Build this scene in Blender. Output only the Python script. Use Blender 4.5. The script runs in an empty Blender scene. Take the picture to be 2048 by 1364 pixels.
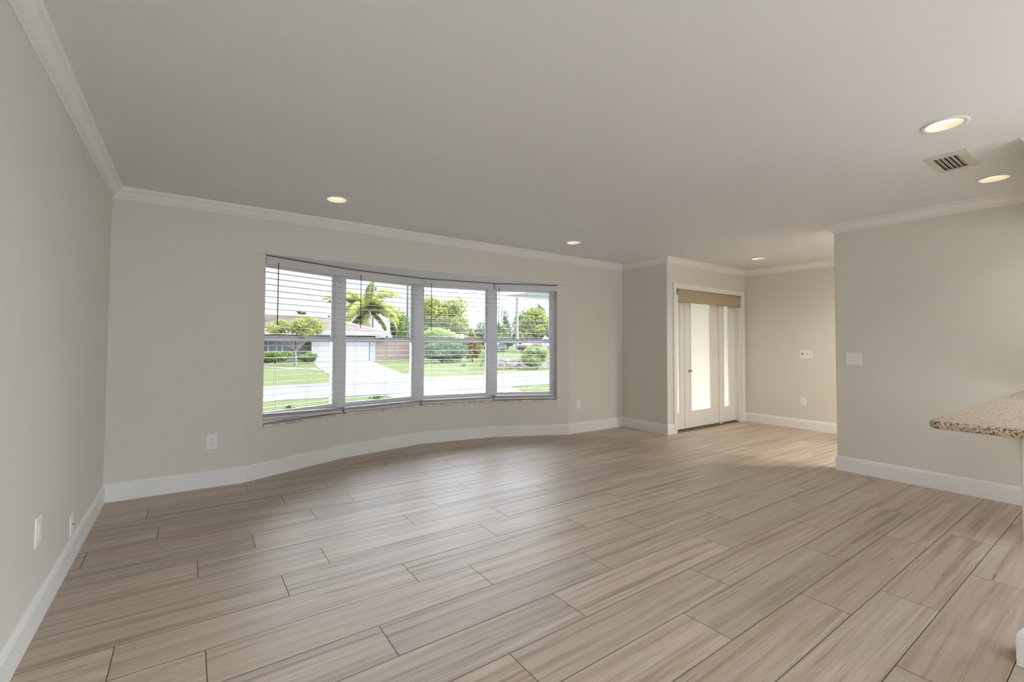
import bpy, bmesh, math, random
from mathutils import Vector, Matrix
R = math.radians
scn = bpy.context.scene
col = scn.collection

# ------------------------------------------------------------------ camera, sky, exposure
YAW, PITCH, ROLL = .6152, .0307, .0047
cam_d = bpy.data.cameras.new('camera')
cam_d.sensor_fit = 'HORIZONTAL'; cam_d.sensor_width = 36.0
cam_d.lens = 910.489 / 2048 * 36
cam_d.shift_y = -21.22 / 2048
cam_d.clip_start = .05; cam_d.clip_end = 500
cam = bpy.data.objects.new('camera', cam_d); col.objects.link(cam)
_f = Vector((math.sin(YAW) * math.cos(PITCH), math.cos(YAW) * math.cos(PITCH), math.sin(PITCH)))
_r = Vector((math.cos(YAW), -math.sin(YAW), 0)); _u = _r.cross(_f)
_r2 = _r * math.cos(ROLL) + _u * math.sin(ROLL); _u2 = -_r * math.sin(ROLL) + _u * math.cos(ROLL)
cam.matrix_world = Matrix(((_r2.x, _u2.x, -_f.x, 0), (_r2.y, _u2.y, -_f.y, 0), (_r2.z, _u2.z, -_f.z, 1.225), (0, 0, 0, 1)))
scn.camera = cam

SKY, GLOW = 3.7, 6.0
LAMP_W = 8.0
world = bpy.data.worlds.new('overcast_sky'); scn.world = world; world.use_nodes = True
wt = world.node_tree; bg = wt.nodes['Background']
# overcast sky: dim towards the horizon, and a wide glow added at the rear right to light the room
_tc = wt.nodes.new('ShaderNodeTexCoord'); _sp = wt.nodes.new('ShaderNodeSeparateXYZ'); wt.links.new(_tc.outputs['Generated'], _sp.inputs[0])
_dt = wt.nodes.new('ShaderNodeVectorMath'); _dt.operation = 'DOT_PRODUCT'; wt.links.new(_tc.outputs['Generated'], _dt.inputs[0]); _dt.inputs[1].default_value = Vector((.93, -.42, .16)).normalized()
def _m(op, a, b, c=None, clamp=False):
    n = wt.nodes.new('ShaderNodeMath'); n.operation = op; n.use_clamp = clamp
    for s_, v in zip(n.inputs, (a, b, c)):
        if v is None: continue
        if isinstance(v, (int, float)): s_.default_value = v
        else: wt.links.new(v, s_)
    return n.outputs[0]
_mr = wt.nodes.new('ShaderNodeMapRange'); _mr.interpolation_type = 'SMOOTHSTEP'; wt.links.new(_sp.outputs[2], _mr.inputs[0])
for _i, _v in ((1, .10), (2, .62), (3, .35), (4, 3.0)): _mr.inputs[_i].default_value = _v
_ov = _mr.outputs[0]
_gl = _m('MULTIPLY_ADD', _m('POWER', _m('MULTIPLY_ADD', _dt.outputs['Value'], .62, .38, clamp=True), 2.6), GLOW, 1.0)
wt.links.new(_m('MULTIPLY', _m('MULTIPLY', _ov, _gl), SKY), bg.inputs[1])
bg.inputs[0].default_value = (.89, .965, 1.09, 1)
scn.view_settings.view_transform = 'Standard'; scn.view_settings.look = 'None'
scn.view_settings.exposure = 0.0; scn.view_settings.gamma = 1.0; scn.view_settings.use_curve_mapping = False
scn.cycles.max_bounces = 12; scn.cycles.diffuse_bounces = 7; scn.cycles.glossy_bounces = 4
scn.cycles.transmission_bounces = 8; scn.cycles.transparent_max_bounces = 24
scn.cycles.sample_clamp_indirect = 8.0
scn.cycles.caustics_reflective = False; scn.cycles.caustics_refractive = False

# ------------------------------------------------------------------ helpers
def s2l(c):
    return tuple((v / 255 / 12.92) if v / 255 <= .04045 else ((v / 255 + .055) / 1.055) ** 2.4 for v in c) + (1.0,)

def mat(name, color, rough=.5, spec=.5, metal=0.0):
    m = bpy.data.materials.new(name); m.use_nodes = True
    b = m.node_tree.nodes['Principled BSDF']
    b.inputs['Base Color'].default_value = color if len(color) == 4 else tuple(color) + (1,)
    b.inputs['Roughness'].default_value = rough; b.inputs['Specular IOR Level'].default_value = spec
    b.inputs['Metallic'].default_value = metal
    return m, m.node_tree, b

def node(nt, kind, **kw):
    n = nt.nodes.new('ShaderNode' + kind)
    for k, v in kw.items(): setattr(n, k, v)
    return n

def ramp(nt, stops, fac=None, interp='LINEAR'):
    n = node(nt, 'ValToRGB'); cr = n.color_ramp; cr.interpolation = interp
    while len(cr.elements) < len(stops): cr.elements.new(.5)
    for e, (p, c) in zip(cr.elements, stops):
        e.position = p; e.color = c if len(c) == 4 else tuple(c) + (1,)
    if fac is not None: nt.links.new(fac, n.inputs[0])
    return n

def mixc(nt, fac, a, b, mode='MIX'):
    n = node(nt, 'Mix', data_type='RGBA', blend_type=mode)
    for sock, v in ((n.inputs[0], fac), (n.inputs[6], a), (n.inputs[7], b)):
        if isinstance(v, (int, float)): sock.default_value = v
        elif isinstance(v, tuple): sock.default_value = v if len(v) == 4 else v + (1,)
        else: nt.links.new(v, sock)
    return n.outputs[2]

def mathn(nt, op, a, b=None, clamp=False):
    n = node(nt, 'Math', operation=op, use_clamp=clamp)
    for s, v in ((n.inputs[0], a), (n.inputs[1], b)):
        if v is None: continue
        if isinstance(v, (int, float)): s.default_value = v
        else: nt.links.new(v, s)
    return n.outputs[0]

def noise(nt, vec=None, scale=5, detail=3, rough=.5, dist=0.0):
    n = node(nt, 'TexNoise'); n.inputs['Scale'].default_value = scale; n.inputs['Detail'].default_value = detail
    n.inputs['Roughness'].default_value = rough; n.inputs['Distortion'].default_value = dist
    if vec is not None: nt.links.new(vec, n.inputs['Vector'])
    return n

def objcoord(nt):
    return node(nt, 'TexCoord').outputs['Object']

def bump(nt, b, h, strength=.1, dist=.01):
    n = node(nt, 'Bump'); n.inputs['Strength'].default_value = strength; n.inputs['Distance'].default_value = dist
    nt.links.new(h, n.inputs['Height']); nt.links.new(n.outputs[0], b.inputs['Normal'])

# ------------------------------------------------------------------ materials
def paint(name, color, rough, tex=.06, scale=220):
    m, nt, b = mat(name, color, rough, .35)
    c = objcoord(nt)
    bump(nt, b, noise(nt, c, scale, 2).outputs[0], tex, .002)
    v = noise(nt, c, 1.3, 3).outputs[0]
    dk = tuple(x * .96 for x in color[:3]) + (1,)
    nt.links.new(mixc(nt, v, dk, color), b.inputs['Base Color'])
    return m
M = {}
M['wall'] = paint('greige_paint', s2l((217, 214, 205)), .55)
M['ceil'] = paint('ceiling_paint', s2l((226, 228, 231)), .8, .25, 120)
M['trim'] = paint('white_semigloss', s2l((233, 232, 230)), .32, .02)
M['plastic'] = mat('white_plastic', s2l((236, 235, 233)), .35)[0]
M['slat'] = mat('blind_white', s2l((208, 206, 205)), .4)[0]
M['vinyl'] = mat('white_vinyl', s2l((222, 223, 226)), .4)[0]
M['dark'] = mat('dark_gap', (.012, .012, .012), .7)[0]
M['wand'] = mat('grey_wand', (.045, .045, .045), .4)[0]
M['metal'] = mat('brushed_metal', (.42, .40, .37), .35, .5, 1.0)[0]
M['bronze'] = mat('bronze_threshold', (.20, .15, .08), .4, .5, .6)[0]
M['vent'] = mat('vent_enamel', s2l((205, 203, 193)), .45)[0]
M['ductdark'] = mat('duct_dark', (.03, .03, .028), .8)[0]
M['cord'] = mat('blind_cord', s2l((200, 200, 200)), .7)[0]

def m_glass(name):
    m = bpy.data.materials.new(name); m.use_nodes = True; nt = m.node_tree; nt.nodes.clear()
    out = node(nt, 'OutputMaterial'); mx = node(nt, 'MixShader'); tr = node(nt, 'BsdfTransparent'); gl = node(nt, 'BsdfGlossy')
    fr = node(nt, 'Fresnel'); fr.inputs[0].default_value = 1.35
    tr.inputs[0].default_value = (.97, .98, .975, 1); gl.inputs['Roughness'].default_value = .02
    nt.links.new(fr.outputs[0], mx.inputs[0]); nt.links.new(tr.outputs[0], mx.inputs[1]); nt.links.new(gl.outputs[0], mx.inputs[2])
    nt.links.new(mx.outputs[0], out.inputs[0])
    return m
M['glass'] = m_glass('clear_glass')

def m_translucent(name, c_t, c_d, fac, rough_gloss=False):
    m = bpy.data.materials.new(name); m.use_nodes = True; nt = m.node_tree; nt.nodes.clear()
    out = node(nt, 'OutputMaterial'); mx = node(nt, 'MixShader'); mx.inputs[0].default_value = fac
    tr = node(nt, 'BsdfTranslucent'); tr.inputs[0].default_value = tuple(c_t) + (1,)
    df = node(nt, 'BsdfDiffuse'); df.inputs[0].default_value = tuple(c_d) + (1,)
    nt.links.new(df.outputs[0], mx.inputs[1]); nt.links.new(tr.outputs[0], mx.inputs[2]); nt.links.new(mx.outputs[0], out.inputs[0])
    return m
M['frost'] = m_translucent('frosted_glass', (.92, .87, .76), (.5, .49, .46), .9)
M['shade'] = m_translucent('beige_shade_fabric', (.70, .60, .40), (.66, .60, .50), .5)

def m_emit(name, color, strength):
    m = bpy.data.materials.new(name); m.use_nodes = True; nt = m.node_tree; nt.nodes.clear()
    out = node(nt, 'OutputMaterial'); e = node(nt, 'Emission'); e.inputs[0].default_value = tuple(color) + (1,); e.inputs[1].default_value = strength
    nt.links.new(e.outputs[0], out.inputs[0]); return m
M['bulb'] = m_emit('warm_bulb', (1.0, .87, .62), 1.9)

def m_floor():
    m, nt, b = mat('wood_look_tile', (.3, .27, .24), .4, .62)
    uv = node(nt, 'UVMap', uv_map='UVMap').outputs[0]
    at = node(nt, 'Attribute', attribute_name='plank'); sep = node(nt, 'SeparateColor'); nt.links.new(at.outputs['Color'], sep.inputs[0])
    r1, r2, r3 = sep.outputs
    sx = node(nt, 'SeparateXYZ'); nt.links.new(uv, sx.inputs[0]); U, V = sx.outputs[0], sx.outputs[1]
    W = mathn(nt, 'MULTIPLY', r1, 60.0)
    def vec(us, vs, vadd=None):
        c = node(nt, 'CombineXYZ')
        nt.links.new(mathn(nt, 'MULTIPLY', U, us), c.inputs[0])
        v = V if vadd is None else mathn(nt, 'ADD', V, vadd)
        nt.links.new(mathn(nt, 'MULTIPLY', v, vs), c.inputs[1]); nt.links.new(W, c.inputs[2]); return c.outputs[0]
    # slow wandering of the grain
    wob = noise(nt, vec(1.7, 5.0), 1.0, 2, .5).outputs[0]
    wob = mathn(nt, 'MULTIPLY', mathn(nt, 'SUBTRACT', wob, .5), .11)
    # growth rings: sine over the warped width, knots pull the rings around
    ring = mathn(nt, 'MULTIPLY', mathn(nt, 'ADD', V, mathn(nt, 'MULTIPLY', wob, 1.3)), 1050.0)
    ring = mathn(nt, 'ADD', mathn(nt, 'MULTIPLY', mathn(nt, 'SINE', ring), .5), .5)
    figure = noise(nt, vec(1.3, 6.0, wob), 1.0, 3, .55).outputs[0]            # where rings show
    fmask = ramp(nt, [(.46, (0, 0, 0)), (.66, (1, 1, 1))], figure).outputs[0]
    ring = mathn(nt, 'MULTIPLY', mathn(nt, 'POWER', ring, 1.6), fmask)
    fine = noise(nt, vec(6.0, 130.0, wob), 1.0, 4, .65).outputs[0]
    streak = noise(nt, vec(1.2, 12.0, wob), 1.0, 4, .6).outputs[0]
    broad = noise(nt, vec(.9, 6.0, wob), 1.0, 3, .5).outputs[0]
    knot = noise(nt, vec(3.2, 12.0), 1.0, 2, .5).outputs[0]
    base = ramp(nt, [(.25, s2l((150, 130, 109))), (.43, s2l((184, 166, 147))), (.56, s2l((197, 181, 163))), (.75, s2l((208, 195, 179)))], broad).outputs[0]
    grey = ramp(nt, [(.3, s2l((155, 145, 134))), (.55, s2l((186, 176, 164))), (.75, s2l((206, 198, 187)))], broad).outputs[0]
    c = mixc(nt, ramp(nt, [(.25, (0, 0, 0)), (.9, (.42, .42, .42))], r2).outputs[0], base, grey)
    st = ramp(nt, [(.30, (1, 1, 1)), (.44, (0, 0, 0))], streak).outputs[0]
    c = mixc(nt, mathn(nt, 'MULTIPLY', st, .40), c, s2l((126, 105, 84)))
    lt = ramp(nt, [(.58, (0, 0, 0)), (.72, (1, 1, 1))], streak).outputs[0]
    c = mixc(nt, mathn(nt, 'MULTIPLY', lt, .15), c, s2l((222, 213, 202)))
    c = mixc(nt, mathn(nt, 'MULTIPLY', ring, .50), c, s2l((110, 95, 81)))
    ff = ramp(nt, [(.36, (.84, .83, .82)), (.58, (1.03, 1.03, 1.03))], fine).outputs[0]
    c = mixc(nt, .8, c, ff, 'MULTIPLY')
    hair = noise(nt, vec(2.2, 70.0, wob), 1.0, 3, .55).outputs[0]
    hm = ramp(nt, [(.34, (1, 1, 1)), (.42, (0, 0, 0))], hair).outputs[0]
    c = mixc(nt, mathn(nt, 'MULTIPLY', mathn(nt, 'MULTIPLY', hm, ramp(nt, [(.42, (.25, .25, .25)), (.62, (1, 1, 1))], noise(nt, vec(.8, 4.0), 1.0, 2).outputs[0]).outputs[0]), .62), c, s2l((92, 78, 64)))
    kk = ramp(nt, [(.22, (1, 1, 1)), (.29, (0, 0, 0))], knot).outputs[0]
    c = mixc(nt, mathn(nt, 'MULTIPLY', kk, .7), c, s2l((86, 70, 57)))
    tone = ramp(nt, [(0, (.90, .895, .89)), (1, (1.06, 1.055, 1.05))], r3).outputs[0]
    c = mixc(nt, 1.0, c, tone, 'MULTIPLY')
    nt.links.new(c, b.inputs['Base Color'])
    rr = ramp(nt, [(.3, (.40, .40, .40)), (.7, (.46, .46, .46))], fine).outputs[0]
    nt.links.new(rr, b.inputs['Roughness'])
    bump(nt, b, fine, .05, .001)
    return m
M['floor'] = m_floor()
M['grout'] = mat('grout', s2l((84, 74, 65)), .9, .2)[0]

def m_granite():
    m, nt, b = mat('granite', (.5, .45, .38), .18, .5)
    c = objcoord(nt)
    n1 = noise(nt, c, 70, 5, .7, .4).outputs[0]; n2 = noise(nt, c, 130, 4, .65, .5).outputs[0]; n3 = noise(nt, c, 100, 4, .6, .6).outputs[0]
    k = ramp(nt, [(.3, s2l((160, 137, 112))), (.5, s2l((197, 178, 154))), (.7, s2l((212, 198, 178)))], n1).outputs[0]
    k = mixc(nt, ramp(nt, [(.53, (0, 0, 0)), (.60, (1, 1, 1))], n3).outputs[0], k, s2l((128, 98, 74)))
    k = mixc(nt, ramp(nt, [(.56, (0, 0, 0)), (.60, (1, 1, 1))], n2).outputs[0], k, s2l((42, 34, 30)))
    nt.links.new(k, b.inputs['Base Color']); return m
M['granite'] = m_granite()

def m_sill():
    m, nt, b = mat('terrazzo_sill', (.7, .7, .68), .3, .5)
    c = objcoord(nt)
    n1 = noise(nt, c, 9, 5, .7, .5).outputs[0]; n2 = noise(nt, c, 45, 4, .6).outputs[0]
    k = ramp(nt, [(.35, s2l((176, 170, 162))), (.6, s2l((222, 220, 216)))], n1).outputs[0]
    k = mixc(nt, ramp(nt, [(.60, (0, 0, 0)), (.66, (1, 1, 1))], n2).outputs[0], k, s2l((104, 88, 74)))
    nt.links.new(k, b.inputs['Base Color']); return m
M['sill'] = m_sill()

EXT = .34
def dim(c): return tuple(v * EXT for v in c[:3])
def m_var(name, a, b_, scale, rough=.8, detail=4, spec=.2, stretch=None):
    if name != 'bounce_paving': a, b_ = dim(a), dim(b_)
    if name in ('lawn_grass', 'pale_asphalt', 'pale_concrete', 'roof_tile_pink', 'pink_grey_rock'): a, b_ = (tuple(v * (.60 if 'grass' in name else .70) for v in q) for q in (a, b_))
    m, nt, b = mat(name, a, 1.0, 0.0)
    c = objcoord(nt)
    if stretch:
        mp = node(nt, 'Mapping'); mp.inputs['Scale'].default_value = stretch; nt.links.new(c, mp.inputs[0]); c = mp.outputs[0]
    n = noise(nt, c, scale, detail, .6).outputs[0]
    nt.links.new(ramp(nt, [(.3, a), (.7, b_)], n).outputs[0], b.inputs['Base Color'])
    return m
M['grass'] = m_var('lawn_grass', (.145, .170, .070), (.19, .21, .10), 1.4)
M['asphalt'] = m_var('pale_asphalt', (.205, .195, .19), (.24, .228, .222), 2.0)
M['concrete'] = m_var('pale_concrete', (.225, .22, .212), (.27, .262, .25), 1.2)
M['deck'] = m_var('bounce_paving', (.16, .16, .155), (.20, .20, .195), 1.2)  # unseen paving, toned for the light it bounces indoors
M['bouncewhite'] = mat('bounce_white', (.78, .78, .77), .9, .1)[0]  # bright surface of the added bounce strip below the windows
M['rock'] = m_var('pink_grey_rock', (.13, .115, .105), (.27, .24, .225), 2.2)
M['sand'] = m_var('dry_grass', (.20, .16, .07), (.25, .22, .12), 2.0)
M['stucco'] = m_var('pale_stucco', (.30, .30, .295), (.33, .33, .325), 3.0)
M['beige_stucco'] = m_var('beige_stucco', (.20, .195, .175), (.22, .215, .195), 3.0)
M['garage'] = mat('garage_door_white', dim((.30, .30, .32)), .5)[0]
M['fascia'] = mat('fascia_white', dim((.40, .40, .40)), .5)[0]
M['farglass'] = mat('dark_window', (.035, .04, .048), .15)[0]
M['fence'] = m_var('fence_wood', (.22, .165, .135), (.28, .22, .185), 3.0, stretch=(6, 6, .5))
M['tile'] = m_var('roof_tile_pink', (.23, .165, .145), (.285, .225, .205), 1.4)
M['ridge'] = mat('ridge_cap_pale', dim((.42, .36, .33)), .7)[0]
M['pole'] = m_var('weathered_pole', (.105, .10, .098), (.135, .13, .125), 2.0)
M['palepole'] = mat('pale_concrete_pole', dim((.24, .235, .22)), .8)[0]
M['wire'] = mat('black_wire', (.05, .05, .055), .6)[0]
M['red'] = mat('maroon_car_paint', dim((.115, .02, .032)), .3)[0]
M['black'] = mat('black_car_paint', (.02, .02, .022), .3)[0]
M['tyre'] = mat('tyre_rubber', (.02, .02, .02), .8)[0]
M['sign'] = mat('pale_sign_back', dim((.36, .36, .37)), .5)[0]
M['bark'] = m_var('pale_bark', (.15, .135, .115), (.22, .20, .18), 4.0)
M['darkbark'] = m_var('grey_bark', (.06, .055, .048), (.10, .09, .08), 4.0)

def m_leaf(name, a, b_):
    a, b_ = (tuple(v * .46 for v in q) for q in (a, b_))
    m = bpy.data.materials.new(name); m.use_nodes = True; nt = m.node_tree; nt.nodes.clear()
    out = node(nt, 'OutputMaterial'); mx = node(nt, 'MixShader'); mx.inputs[0].default_value = .35
    df = node(nt, 'BsdfDiffuse'); tr = node(nt, 'BsdfTranslucent')
    n = noise(nt, objcoord(nt), 1.6, 3, .6).outputs[0]
    c = ramp(nt, [(.35, a), (.65, b_)], n).outputs[0]
    nt.links.new(c, df.inputs[0]); nt.links.new(c, tr.inputs[0])
    nt.links.new(df.outputs[0], mx.inputs[1]); nt.links.new(tr.outputs[0], mx.inputs[2]); nt.links.new(mx.outputs[0], out.inputs[0])
    return m
M['leaf_yg'] = m_leaf('leaf_yellow_green', (.21, .25, .055), (.30, .30, .08))
M['leaf_mid'] = m_leaf('leaf_mid_green', (.13, .19, .05), (.20, .25, .085))
M['leaf_lime'] = m_leaf('leaf_lime', (.22, .30, .085), (.30, .37, .13))
M['leaf_deep'] = m_leaf('leaf_deep_green', (.075, .125, .045), (.145, .20, .075))
M['leaf_grey'] = m_leaf('leaf_grey_green', (.12, .15, .085), (.18, .20, .13))
M['leaf_rust'] = m_leaf('leaf_rusty', (.18, .155, .045), (.24, .17, .07))
M['leaf_palm'] = m_leaf('palm_leaf', (.19, .22, .055), (.31, .28, .09))

# ------------------------------------------------------------------ mesh helpers
def obj(name, bm, m, parent=None, smooth=False, bevel=0.0):
    me = bpy.data.meshes.new(name)
    if isinstance(bm, tuple): me.from_pydata(bm[0], [], bm[1])
    else: bm.to_mesh(me); bm.free()
    o = bpy.data.objects.new(name, me); col.objects.link(o)
    for x in (m if isinstance(m, (list, tuple)) else [m]): me.materials.append(x)
    if smooth:
        for p in me.polygons: p.use_smooth = True
    if bevel:
        bv = o.modifiers.new('bevel', 'BEVEL'); bv.width = bevel; bv.segments = 2; bv.limit_method = 'ANGLE'; bv.angle_limit = R(40)
    if parent is not None: o.parent = parent
    return o

def tag(o, label=None, cat=None, group=None, kind=None):
    for k, v in (('label', label), ('category', cat), ('group', group), ('kind', kind)):
        if v: o[k] = v
    return o

def thing(name, label, cat, loc=(0, 0, 0), group=None, kind=None):
    o = bpy.data.objects.new(name, None); col.objects.link(o); o.location = loc; o.empty_display_size = .1
    return tag(o, label, cat, group, kind)

def struct(name, bm, m, label, cat, **kw):
    return tag(obj(name, bm, m, **kw), label, cat, None, 'structure')

def copy_thing(root, loc, label, group=None):
    r = root.copy(); col.objects.link(r); r.location = loc; r['label'] = label
    for ch in list(root.children):
        c = ch.copy(); col.objects.link(c); c.parent = r
        for g in list(ch.children):
            d = g.copy(); col.objects.link(d); d.parent = c
    return r

def prism(bm, poly, z0, z1):
    """closed prism over a 2-d polygon (any winding)"""
    a = sum(poly[i][0] * poly[(i + 1) % len(poly)][1] - poly[(i + 1) % len(poly)][0] * poly[i][1] for i in range(len(poly)))
    if a < 0: poly = list(reversed(poly))
    lo = [bm.verts.new((x, y, z0)) for x, y in poly]; hi = [bm.verts.new((x, y, z1)) for x, y in poly]
    bm.faces.new(list(reversed(lo))); bm.faces.new(hi)
    n = len(poly)
    for i in range(n): bm.faces.new((lo[i], lo[(i + 1) % n], hi[(i + 1) % n], hi[i]))

def box(bm, x0, x1, y0, y1, z0, z1):
    prism(bm, [(x0, y0), (x1, y0), (x1, y1), (x0, y1)], z0, z1)

def boxes(*bs):
    bm = bmesh.new()
    for b in bs: box(bm, *b)
    return bm

def tube(bm, pts, r, seg=8, cap=True):
    pts = [Vector(p) for p in pts]; rings = []
    rs = r if isinstance(r, (list, tuple)) else [r] * len(pts)
    for i, p in enumerate(pts):
        d = (pts[min(i + 1, len(pts) - 1)] - pts[max(i - 1, 0)]).normalized()
        a = d.cross(Vector((0, 0, 1)) if abs(d.z) < .9 else Vector((1, 0, 0))).normalized(); b = a.cross(d)
        rings.append([bm.verts.new(p + (a * math.cos(2 * math.pi * k / seg) + b * math.sin(2 * math.pi * k / seg)) * rs[i]) for k in range(seg)])
    for A, B in zip(rings, rings[1:]):
        for k in range(seg): bm.faces.new((A[k], A[(k + 1) % seg], B[(k + 1) % seg], B[k]))
    if cap: bm.faces.new(list(reversed(rings[0]))); bm.faces.new(rings[-1])

def lathe(bm, prof, c=(0, 0, 0), seg=40):
    rings = [[bm.verts.new((c[0] + r * math.cos(2 * math.pi * k / seg), c[1] + r * math.sin(2 * math.pi * k / seg), c[2] + z)) for k in range(seg)] for r, z in prof]
    for A, B in zip(rings, rings[1:]):
        for k in range(seg): bm.faces.new((A[k], A[(k + 1) % seg], B[(k + 1) % seg], B[k]))
    return rings

def offset_path(path, d):
    """mitred offset of an open path to its right-hand side by d"""
    out = []
    for i, p in enumerate(path):
        ns = []
        for a, b in ((i - 1, i), (i, i + 1)):
            if a < 0 or b >= len(path): continue
            dx, dy = path[b][0] - path[a][0], path[b][1] - path[a][1]; L = math.hypot(dx, dy); ns.append((dy / L, -dx / L))
        if len(ns) == 1: nx, ny = ns[0]; k = 1
        else:
            nx, ny = ns[0][0] + ns[1][0], ns[0][1] + ns[1][1]; q = nx * nx + ny * ny; k = 2 / q
        out.append((p[0] + nx * d * k, p[1] + ny * d * k))
    return out

def sweep(path, prof, i0=0, i1=None):
    """profile of (distance from wall, z) swept along path[i0..i1] with mitred corners; capped ends"""
    bm = bmesh.new(); i1 = len(path) - 1 if i1 is None else i1
    cols = [offset_path(path, d) for d, z in prof]
    rings = [[bm.verts.new((cols[j][i][0], cols[j][i][1], prof[j][1])) for j in range(len(prof))] for i in range(i0, i1 + 1)]
    n = len(prof)
    for A, B in zip(rings, rings[1:]):
        for j in range(n): bm.faces.new((A[j], A[(j + 1) % n], B[(j + 1) % n], B[j]))
    bm.faces.new(rings[0]); bm.faces.new(list(reversed(rings[-1])))
    bmesh.ops.recalc_face_normals(bm, faces=bm.faces)
    return bm

# ------------------------------------------------------------------ plan of the room (metres; camera stands over the origin)
X0, YW, X1, YD, X2, X3, YE = -.52, 4.673, 5.345, 3.874, 7.397, 5.274, 1.8535
YB, YH, H = -4.2, .30, 2.44
X3b = X3 + .115
BOW = [(.42, YW), (1.372, 5.07), (2.34, 5.247), (3.308, 5.095), (4.262, YW)]
ZS, ZH = .452, 2.046        # underside of the sills, underside of the header
LEFT_T, RIGHT_T = .148, .872  # where the opening starts on the first facet and stops on the last
def seg_basis(i):
    a, b = BOW[i], BOW[i + 1]; L = math.hypot(b[0] - a[0], b[1] - a[1])
    return a, ((b[0] - a[0]) / L, (b[1] - a[1]) / L), L
def pt(i, t, o):
    a, u, L = seg_basis(i); return (a[0] + u[0] * t - u[1] * o, a[1] + u[1] * t + u[0] * o)
def facet(i, t0, t1, o0, o1, mitre=True):
    """plan quad on facet i; t0/t1 = None runs to the mitred joint"""
    off = {o: offset_path([(X0, YW)] + BOW + [(X1, YW)], -o)[1:-1] for o in (o0, o1)}
    L = seg_basis(i)[2]
    P = lambda t, o, e: off[o][i + e] if t is None else pt(i, t, o)
    return [P(t0, o0, 0), P(t1, o0, 1), P(t1, o1, 1), P(t0, o1, 0)]
TR = [(LEFT_T, None), (None, None), (None, None), (None, RIGHT_T)]

# ------------------------------------------------------------------ floor
def build_floor():
    rows = [1.277 + .2335 * k for k in range(-24, 0)] + [1.277, 1.5075, 1.742, 1.979, 2.2175, 2.451, 2.690, 2.917, 3.143, 3.388, 3.622]
    while rows[-1] < 5.7: rows.append(rows[-1] + .2335)
    rows[21:24] = [.606, .829, 1.0445]
    offs = {.49: 1.027, .72: .434, .94: .066, 1.16: .658, 1.39: 1.06, 1.62: .272, 1.86: .697, 2.1: .077, 2.33: .99, 2.57: .42, 2.80: .664, 3.03: .06, 3.26: .348, 3.5: .75, 3.74: 1.07}
    L, g = 1.212, .0016
    bow = offset_path([(X0, YW)] + BOW + [(X1, YW)], -.1)
    rnd = random.Random(7)
    V, F, UV, C = [], [], [], []
    def clip(poly, a, b):      # keep right of a->b (inside the room)
        out = []
        side = lambda p: (b[0] - a[0]) * (p[1] - a[1]) - (b[1] - a[1]) * (p[0] - a[0])
        for k in range(len(poly)):
            p, q = poly[k], poly[(k + 1) % len(poly)]; sp, sq = side(p), side(q)
            if sp <= 0: out.append(p)
            if sp * sq < 0:
                t = sp / (sp - sq); out.append((p[0] + (q[0] - p[0]) * t, p[1] + (q[1] - p[1]) * t))
        return out
    for y0, y1 in zip(rows, rows[1:]):
        yc = (y0 + y1) / 2
        key = min(offs, key=lambda k: abs(k - yc)); o = offs[key] if abs(key - yc) < .06 else rnd.uniform(0, L)
        x = X0 - .1 - ((X0 - .1 - o) % L)
        while x < X2 + .1:
            poly = [(x + g, y0 + g), (x + L - g, y0 + g), (x + L - g, y1 - g), (x + g, y1 - g)]
            xl = X0 - .05; xr = X2 + .05
            poly = [(min(max(px, xl), xr), py) for px, py in poly]
            polys = [poly]
            if y1 > YW:
                up = clip(poly, (9, YW + .02), (-9, YW + .02))
                for p, q in zip(bow[1:], bow[2:-1]):
                    if up: up = clip(up, p, q)
                polys = [clip(poly, (-9, YW + .02), (9, YW + .02)), up]
            ua, va, c = rnd.uniform(0, 40), rnd.uniform(0, 40), (rnd.random(), rnd.random(), rnd.random(), 1)
            for poly in polys:
                if len(poly) < 3 or max(p[0] for p in poly) - min(p[0] for p in poly) < .002: continue
                f = []
                for px, py in poly:
                    f.append(len(V)); V.append((px, py, 0.0)); UV.append((px - x + ua, py - y0 + va)); C.append(c)
                F.append(f)
            x += L
    n = len(F)
    b0 = len(V); base = [(X0 - .05, YB - .05), (X2 + .05, YB - .05), (X2 + .05, YW + .05), (bow[-2][0] + .1, YW + .05)] + bow[5:0:-1] + [(bow[1][0] - .1, YW + .05), (X0 - .05, YW + .05)]
    for p in base: V.append((p[0], p[1], -.0016)); UV.append((0, 0)); C.append((0, 0, 0, 1))
    F.append(list(range(b0, len(V))))
    me = bpy.data.meshes.new('floor'); me.from_pydata(V, [], F); me.materials.append(M['floor']); me.materials.append(M['grout'])
    uvl = me.uv_layers.new(name='UVMap'); ca = me.color_attributes.new('plank', 'FLOAT_COLOR', 'CORNER')
    for p in me.polygons:
        if p.index >= n: p.material_index = 1
        for li in p.loop_indices:
            vi = me.loops[li].vertex_index; uvl.data[li].uv = UV[vi]; ca.data[li].color = C[vi]
    o = bpy.data.objects.new('floor', me); col.objects.link(o)
    return tag(o, 'grey brown wood-look plank tile floor with dark grout joints', 'floor', None, 'structure')
build_floor()
struct('floor_slab', boxes((X0 - .2, X2 + .2, YB - .2, YW + .9, -.45, -.0025)), M['concrete'], 'concrete slab under the plank tile floor', 'floor')

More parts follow.
